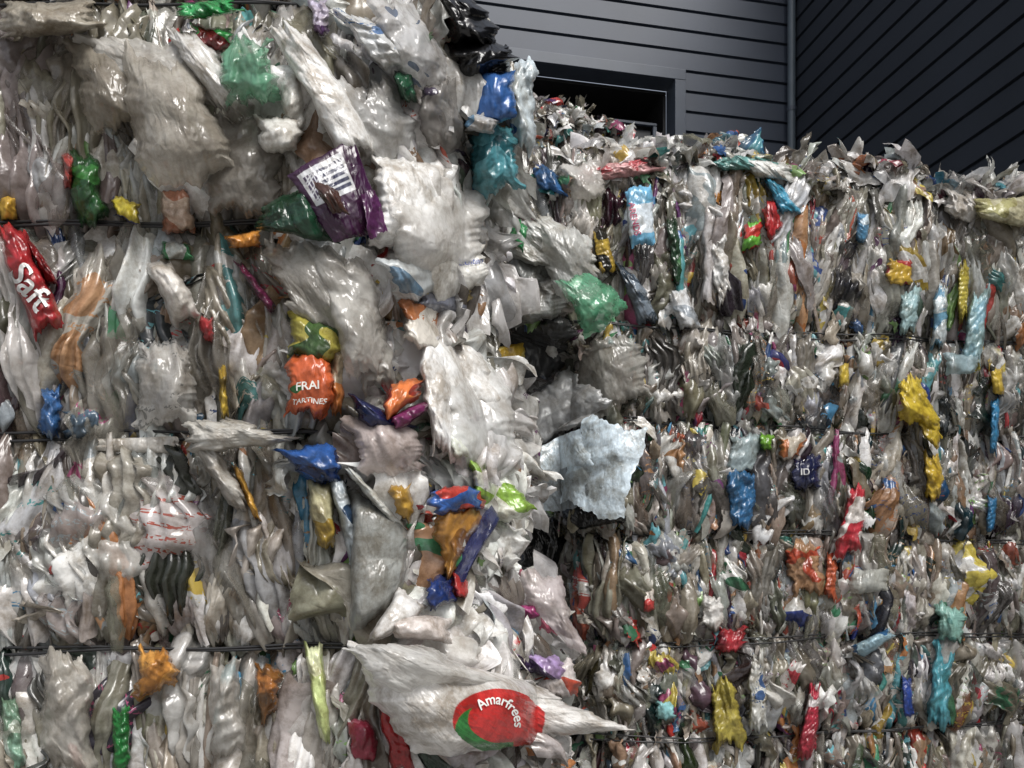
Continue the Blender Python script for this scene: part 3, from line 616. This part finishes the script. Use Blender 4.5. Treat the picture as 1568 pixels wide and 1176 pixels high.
item('multicolour_wrapper','R',[(1140,345),(1165,335),(1168,372),(1135,390)],'6cbc38','c83428',th=.5,off=.14,cr=.015,rag=.1)
item('cyan_film','R',[(1168,272),(1195,280),(1228,325),(1196,330)],'3ca0c4','60c0d8',th=.6,off=.13,cr=.015,rag=.1)
item('blue_film','R',[(1312,325),(1332,328),(1328,372),(1310,370)],'5a9cc8','c8dce8',th=.6,off=.12,cr=.015)
item('red_yellow_wrapper','R',[(1358,398),(1400,395),(1395,440),(1355,432)],'d8b02c','b4342c',th=.5,txt=1,off=.14,cr=.018,bulge=.03,rag=.1)
item('pale_blue_film','R',[(1380,445),(1412,440),(1400,508),(1376,510)],'a8ccd0',off=.12,cr=.015,rag=.12)
item('pale_blue_film','R',[(1490,450),(1517,442),(1500,560),(1470,555)],'a4ccd4','8ab8c8',th=.6,off=.15,cr=.016,bulge=.03,rag=.1)
item('pale_blue_film','R',[(1445,540),(1500,545),(1495,570),(1450,575)],'b0ccd4',kind=1,off=.16,cr=.015)
item('white_cyan_film','R',[(1432,440),(1452,436),(1448,530),(1425,535)],'d8e4e8','70a8c8',th=.55,txt=1,off=.12,cr=.015,rag=.1)
item('yellow_strip','R',[(1466,402),(1484,400),(1482,490),(1468,492)],'c4b43c','a09020',th=.6,off=.11,cr=.014,rag=.12)
item('yellow_bag','R',[(1380,580),(1408,575),(1442,668),(1378,640)],'dcc01c','b89a10',th=.68,off=.2,bulge=.05,cr=.028,rag=.13)
item('yellow_bag','R',[(1405,640),(1440,650),(1438,690),(1415,670)],'d4b820',off=.17,bulge=.03,cr=.015,rag=.08)
item('yellow_bag','R',[(1415,692),(1440,700),(1445,762),(1418,765)],'d2b01c','8c7010',th=.65,off=.14,bulge=.03,cr=.02,rag=.13)
item('blue_bag','R',[(1112,722),(1160,720),(1152,805),(1118,812)],'2c6a9c','1c4c78',th=.62,off=.14,bulge=.03,cr=.024,rag=.1)
item('grey_blue_film','R',[(1118,668),(1165,665),(1162,725),(1114,725)],'9caeb2',kind=0,off=.11,bulge=.03,cr=.018,rag=.1)
it,o=item('navy_printed_bag','R',[(1212,702),(1255,698),(1256,748),(1214,750)],'20264c','b83838',th=.66,off=.13,bulge=.02,cr=.016,rag=.14)
put_text(it,'ID',1233,722,13,.0,(.5,.5,.5),o)
item('orange_film','R',[(1190,668),(1238,665),(1225,700),(1195,705)],'c8763c','d8cfc0',th=.52,off=.12,cr=.018,rag=.14)
item('red_white_wrapper','R',[(1300,742),(1326,748),(1318,848),(1276,855)],'dcd6d2','c42c3c',th=.52,txt=1,off=.15,bulge=.03,cr=.018,rag=.1)
item('brown_orange_film','R',[(1205,832),(1255,830),(1262,905),(1210,915)],'a8805c','c04a28',th=.56,off=.10,bulge=.02,cr=.03,rag=.15)
item('orange_strip','R',[(1265,852),(1280,850),(1282,918),(1262,920)],'c4582c',off=.11,cr=.014,rag=.14)
item('yellow_film','R',[(1285,560),(1300,555),(1300,590),(1284,592)],'ccb02c',off=.12,cr=.01)
item('lime_film','R',[(1163,662),(1185,668),(1180,690),(1165,686)],'7cc02c',off=.13,cr=.012,rag=.12)
item('yellow_film','R',[(1516,560),(1535,565),(1538,610),(1520,605)],'d8b82c','28281c',th=.55,off=.13,cr=.012)
item('blue_strip','R',[(1518,612),(1532,610),(1526,700),(1515,690)],'2c8cc0',off=.12,cr=.012)
item('blue_strip','R',[(1512,760),(1528,762),(1522,812),(1510,815)],'2c84bc',off=.12,cr=.012)
item('teal_bag','R',[(1430,925),(1475,930),(1478,980),(1440,985)],'8cc0b4','5c9c94',kind=0,th=.6,off=.13,cr=.022,rag=.14)
item('cyan_bag','R',[(1430,985),(1460,985),(1455,1110),(1420,1115)],'4ca4b4','2c8498',th=.6,off=.12,cr=.024,rag=.12)
item('blue_strip','R',[(1380,1035),(1395,1040),(1400,1095),(1384,1100)],'2848a0',off=.11,cr=.012)
item('blue_film','R',[(1302,990),(1360,962),(1370,975),(1320,1008)],'9cc0d0','2c6ca4',th=.55,off=.15,cr=.012,dirn=1.4)
item('olive_bag','R',[(1090,1045),(1125,1040),(1140,1140),(1092,1145)],'a89a38','8c7c1c',th=.62,off=.12,cr=.028,bulge=.02,rag=.14)
item('red_film','R',[(1240,1048),(1256,1050),(1250,1150),(1218,1170)],'b0243c','d8d0d0',th=.62,off=.13,cr=.018,rag=.1)
item('red_film','R',[(1095,965),(1140,960),(1142,990),(1100,1005)],'b02834','882030',th=.6,off=.11,cr=.024,rag=.16)
item('cyan_film','R',[(1003,1075),(1032,1072),(1035,1100),(1006,1102)],'8cccd0',off=.12,cr=.016,rag=.12)
item('white_film','R',[(1075,915),(1108,912),(1106,965),(1072,960)],'d8d6d2',off=.12,bulge=.02,cr=.022,rag=.12)
item('clear_film','R',[(1305,870),(1360,872),(1358,905),(1300,910)],'c6c8c0',kind=1,off=.13,cr=.02)
item('white_wrapper','R',[(1148,1000),(1170,998),(1175,1115),(1146,1118)],'cdd0cc','406090',th=.62,txt=1,off=.12,cr=.018,rag=.1)
item('orange_film','R',[(985,905),(1002,900),(1003,935),(985,938)],'c83c38','e0d8d0',th=.55,off=.12,cr=.012)
item('yellow_speckled_film','R',[(905,348),(928,345),(945,420),(918,422)],'c4a42c','28241c',th=.5,off=.1,cr=.012)
item('green_strip','R',[(1018,330),(1038,335),(1048,440),(1030,435)],'24442c','4c7c50',th=.6,off=.1,cr=.012)
item('grey_blue_film','R',[(940,400),(975,420),(1010,490),(980,500)],'7c8a98','3c4a58',th=.55,off=.1,cr=.015)
item('white_film','R',[(1022,450),(1050,440),(1072,500),(1040,505)],'d4d6d8','a0a8b0',th=.6,off=.12,cr=.015)
item('white_film','R',[(1085,350),(1115,345),(1120,460),(1095,470)],'e0e0de',kind=0,off=.1,cr=.025,rag=.12)
item('cream_film_roll','R',[(1488,306),(1575,300),(1575,350),(1500,335)],'d8d4b0','c0bc80',th=.55,off=.14,bulge=.08,cr=.02,dirn=1.2)
item('white_film_heap','R',[(1440,285),(1490,300),(1500,345),(1450,330)],'dcd9d4',kind=0,off=.08,bulge=.06,cr=.04,rag=.12)
item('gap_shade_sheet','R',[(850,770),(945,770),(960,800),(870,812)],'0c0c0d',off=.14,bulge=.02,cr=.02)  # added near-black sheet, paints the shaded void under the pale blue sheet
item('gap_shade_sheet','R',[(790,795),(870,790),(880,870),(800,870)],'0d0d0e',off=.0,bulge=.02,cr=.03)  # added near-black sheet, its colour stands in for shade in the stack gap
# ------------------------------------------------------------------ building
bld=new_empty('dark_clad_warehouse')
CLAD=simple('slate_cladding',(.033,.043,.064),.55,.0,.16,.9,.03)
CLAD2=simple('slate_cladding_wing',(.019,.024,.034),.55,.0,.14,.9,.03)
TRIM=simple('grey_trim',(.050,.062,.084),.45,0,.1,4)
DARK=simple('dark_opening',(.006,.006,.007),.6)
INNER=simple('inner_door_panel',(.022,.024,.028),.4)
PIPE=simple('downpipe_paint',(.075,.095,.115),.35,0,.1,6)
C0=np.array([4.29,14.0]);e1=np.array([-1,-.217]);e1/=np.linalg.norm(e1);e2=np.array([.217,-1]);e2/=np.linalg.norm(e2)
def mesh_obj(name,vs,fs,mat,parent):
    me=bpy.data.meshes.new(name);me.from_pydata([tuple(map(float,v)) for v in vs],[],fs);me.materials.append(mat);me.update()
    o=bpy.data.objects.new(name,me);scene.collection.objects.link(o);o.parent=parent;return o
PER=.30
def cladding(name,ax,nin,s0,s1,z0,z1,per,mat):
    prof=[];z=0
    while z<z1-.001:
        prof+= [(z,0.0),(z+.004,.034),(z+per-.036,.022),(z+per-.030,-.010),(z+per-.003,-.010)]
        z+=per
    prof=[(min(max(a,z0),z1),b) for a,b in prof if a>z0-per]
    vs=[];fs=[]
    for s in (s0,s1):
        for zz,o in prof:
            p=C0+ax*s+nin*o;vs.append((p[0],p[1],zz))
    n=len(prof)
    for i in range(n-1):
        if abs(prof[i][0]-prof[i+1][0])>1e-5 or z0<prof[i][0]<z1:fs.append((i,i+1,n+i+1,n+i))
    return mesh_obj(name,vs,fs,mat,bld)
n1=np.array([e1[1],-e1[0]]);n1=n1 if n1[1]<0 else -n1
n2=np.array([-e2[1],e2[0]]);n2=n2 if n2[0]<0 else -n2
s_r,s_l=1.93,4.5
ztp=9.13
cladding('back_wall_siding_right',e1,n1,0.0,s_r-.17,0,13.5,PER,CLAD)
cladding('back_wall_siding_left',e1,n1,s_l+.17,13,0,13.5,PER,CLAD)
cladding('back_wall_siding_top',e1,n1,s_r-.17,s_l+.17,ztp+.16,13.5,PER,CLAD)
cladding('wing_wall_siding',e2,n2,0,16,0,13.5,PER,CLAD2)
def wbox(name,s0,s1,z0,z1,o0,o1,mat,ax=e1,nn=n1):
    vs=[]
    for s in (s0,s1):
        for o in (o0,o1):
            for z in (z0,z1):
                p=C0+ax*s+nn*o;vs.append((p[0],p[1],z))
    fs=[(0,1,3,2),(4,6,7,5),(0,4,5,1),(2,3,7,6),(0,2,6,4),(1,5,7,3)]
    o=mesh_obj(name,vs,fs,mat,bld)
    bv=o.modifiers.new('b','BEVEL');bv.width=.006;bv.segments=2
    return o
wbox('door_frame_right',s_r-.17,s_r,0,ztp+.0,-.3,.06,TRIM)
wbox('door_frame_left',s_l,s_l+.17,0,ztp+.0,-.3,.06,TRIM)
wbox('door_frame_head',s_r-.17,s_l+.17,ztp+.002,ztp+.16,-.3,.062,TRIM)
wbox('door_recess_back',s_r,s_l,0,ztp,-1.2,-1.1,DARK)
wbox('door_recess_ceiling',s_r,s_l,ztp-.05,ztp-.002,-1.1,-.3,DARK)
wbox('door_recess_jamb',s_r+.0,s_r+.05,0,ztp-.06,-1.1,-.3,DARK)
wbox('inner_post',s_r+.15,s_r+.21,0,ztp-.55,-.35,-.29,TRIM)
wbox('inner_beam',s_r+.15,s_r+1.0,ztp-.54,ztp-.50,-.35,-.29,TRIM)
for i in range(16):
    wbox('inner_panel',s_r+.22,s_r+1.9,ztp-.85-i*.3,ztp-.58-i*.3,-.4,-.37,INNER)
wbox('eaves_trim',-.05,13,13.5,13.7,-.3,.1,TRIM)
wbox('roof_slab',-.1,13,13.7,13.8,-8,.3,CLAD)
wbox('wing_roof_slab',-.2,16,13.5,13.7,-6,.2,CLAD,e2,n2)
wbox('corner_flashing',.0,.07,0,13.5,.036,.05,TRIM)
def cyl(name,x,y,z0,z1,r,mat,seg=24):
    vs=[];fs=[]
    for z in (z0,z1):
        for i in range(seg):
            a=2*math.pi*i/seg;vs.append((x+r*math.cos(a),y+r*math.sin(a),z))
    for i in range(seg):fs.append((i,(i+1)%seg,seg+(i+1)%seg,seg+i))
    o=mesh_obj(name,vs,fs,mat,bld)
    for p in o.data.polygons:p.use_smooth=True
    return o
pp=C0+e1*.10+n1*.16
cyl('downpipe',pp[0],pp[1],0,13.5,.06,PIPE)
for z in (1.5,4,6.4,8.8,11.2):cyl('downpipe_bracket',pp[0],pp[1],z,z+.06,.07,TRIM)
# ------------------------------------------------------------------ ground
g=simple('concrete_yard',(.22,.215,.205),.8,0,.3,.8,.3)
me=bpy.data.meshes.new('concrete_ground');me.from_pydata([(-150,-150,0),(150,-150,0),(150,150,0),(-150,150,0)],[],[(0,1,2,3)]);me.materials.append(g)
scene.collection.objects.link(bpy.data.objects.new('concrete_ground',me))
# ------------------------------------------------------------------ light
w=bpy.data.worlds.new('World');scene.world=w;w.use_nodes=True;n=w.node_tree
bg=n.nodes['Background'];sk=n.nodes.new('ShaderNodeTexSky');sk.sky_type='NISHITA';sk.sun_disc=False
EL,AZ=math.radians(52),math.radians(150)
sk.sun_elevation=EL;sk.sun_rotation=AZ;sk.dust_density=4;sk.air_density=1
hs=n.nodes.new('ShaderNodeHueSaturation');hs.inputs['Saturation'].default_value=.45
n.links.new(sk.outputs[0],hs.inputs['Color']);n.links.new(hs.outputs[0],bg.inputs['Color']);bg.inputs['Strength'].default_value=.15
sl=bpy.data.lights.new('sun','SUN');sl.energy=3.6;sl.angle=math.radians(30);sl.color=(1,.985,.96)
so=bpy.data.objects.new('sun',sl);scene.collection.objects.link(so)
dirv=Vector((math.sin(AZ)*math.cos(EL),math.cos(AZ)*math.cos(EL),math.sin(EL)))
so.rotation_euler=dirv.to_track_quat('Z','Y').to_euler()
# ------------------------------------------------------------------ camera
cd=bpy.data.cameras.new('camera');co=bpy.data.objects.new('camera',cd);scene.collection.objects.link(co)
co.location=(0,0,CZ);co.rotation_euler=(math.pi/2,0,0)
cd.sensor_width=36;cd.lens=36*F/1568;cd.shift_y=(HY-588)/1568;cd.clip_end=500;cd.clip_start=.05
scene.camera=co
scene.view_settings.view_transform='Standard';scene.view_settings.look='None';scene.view_settings.exposure=0
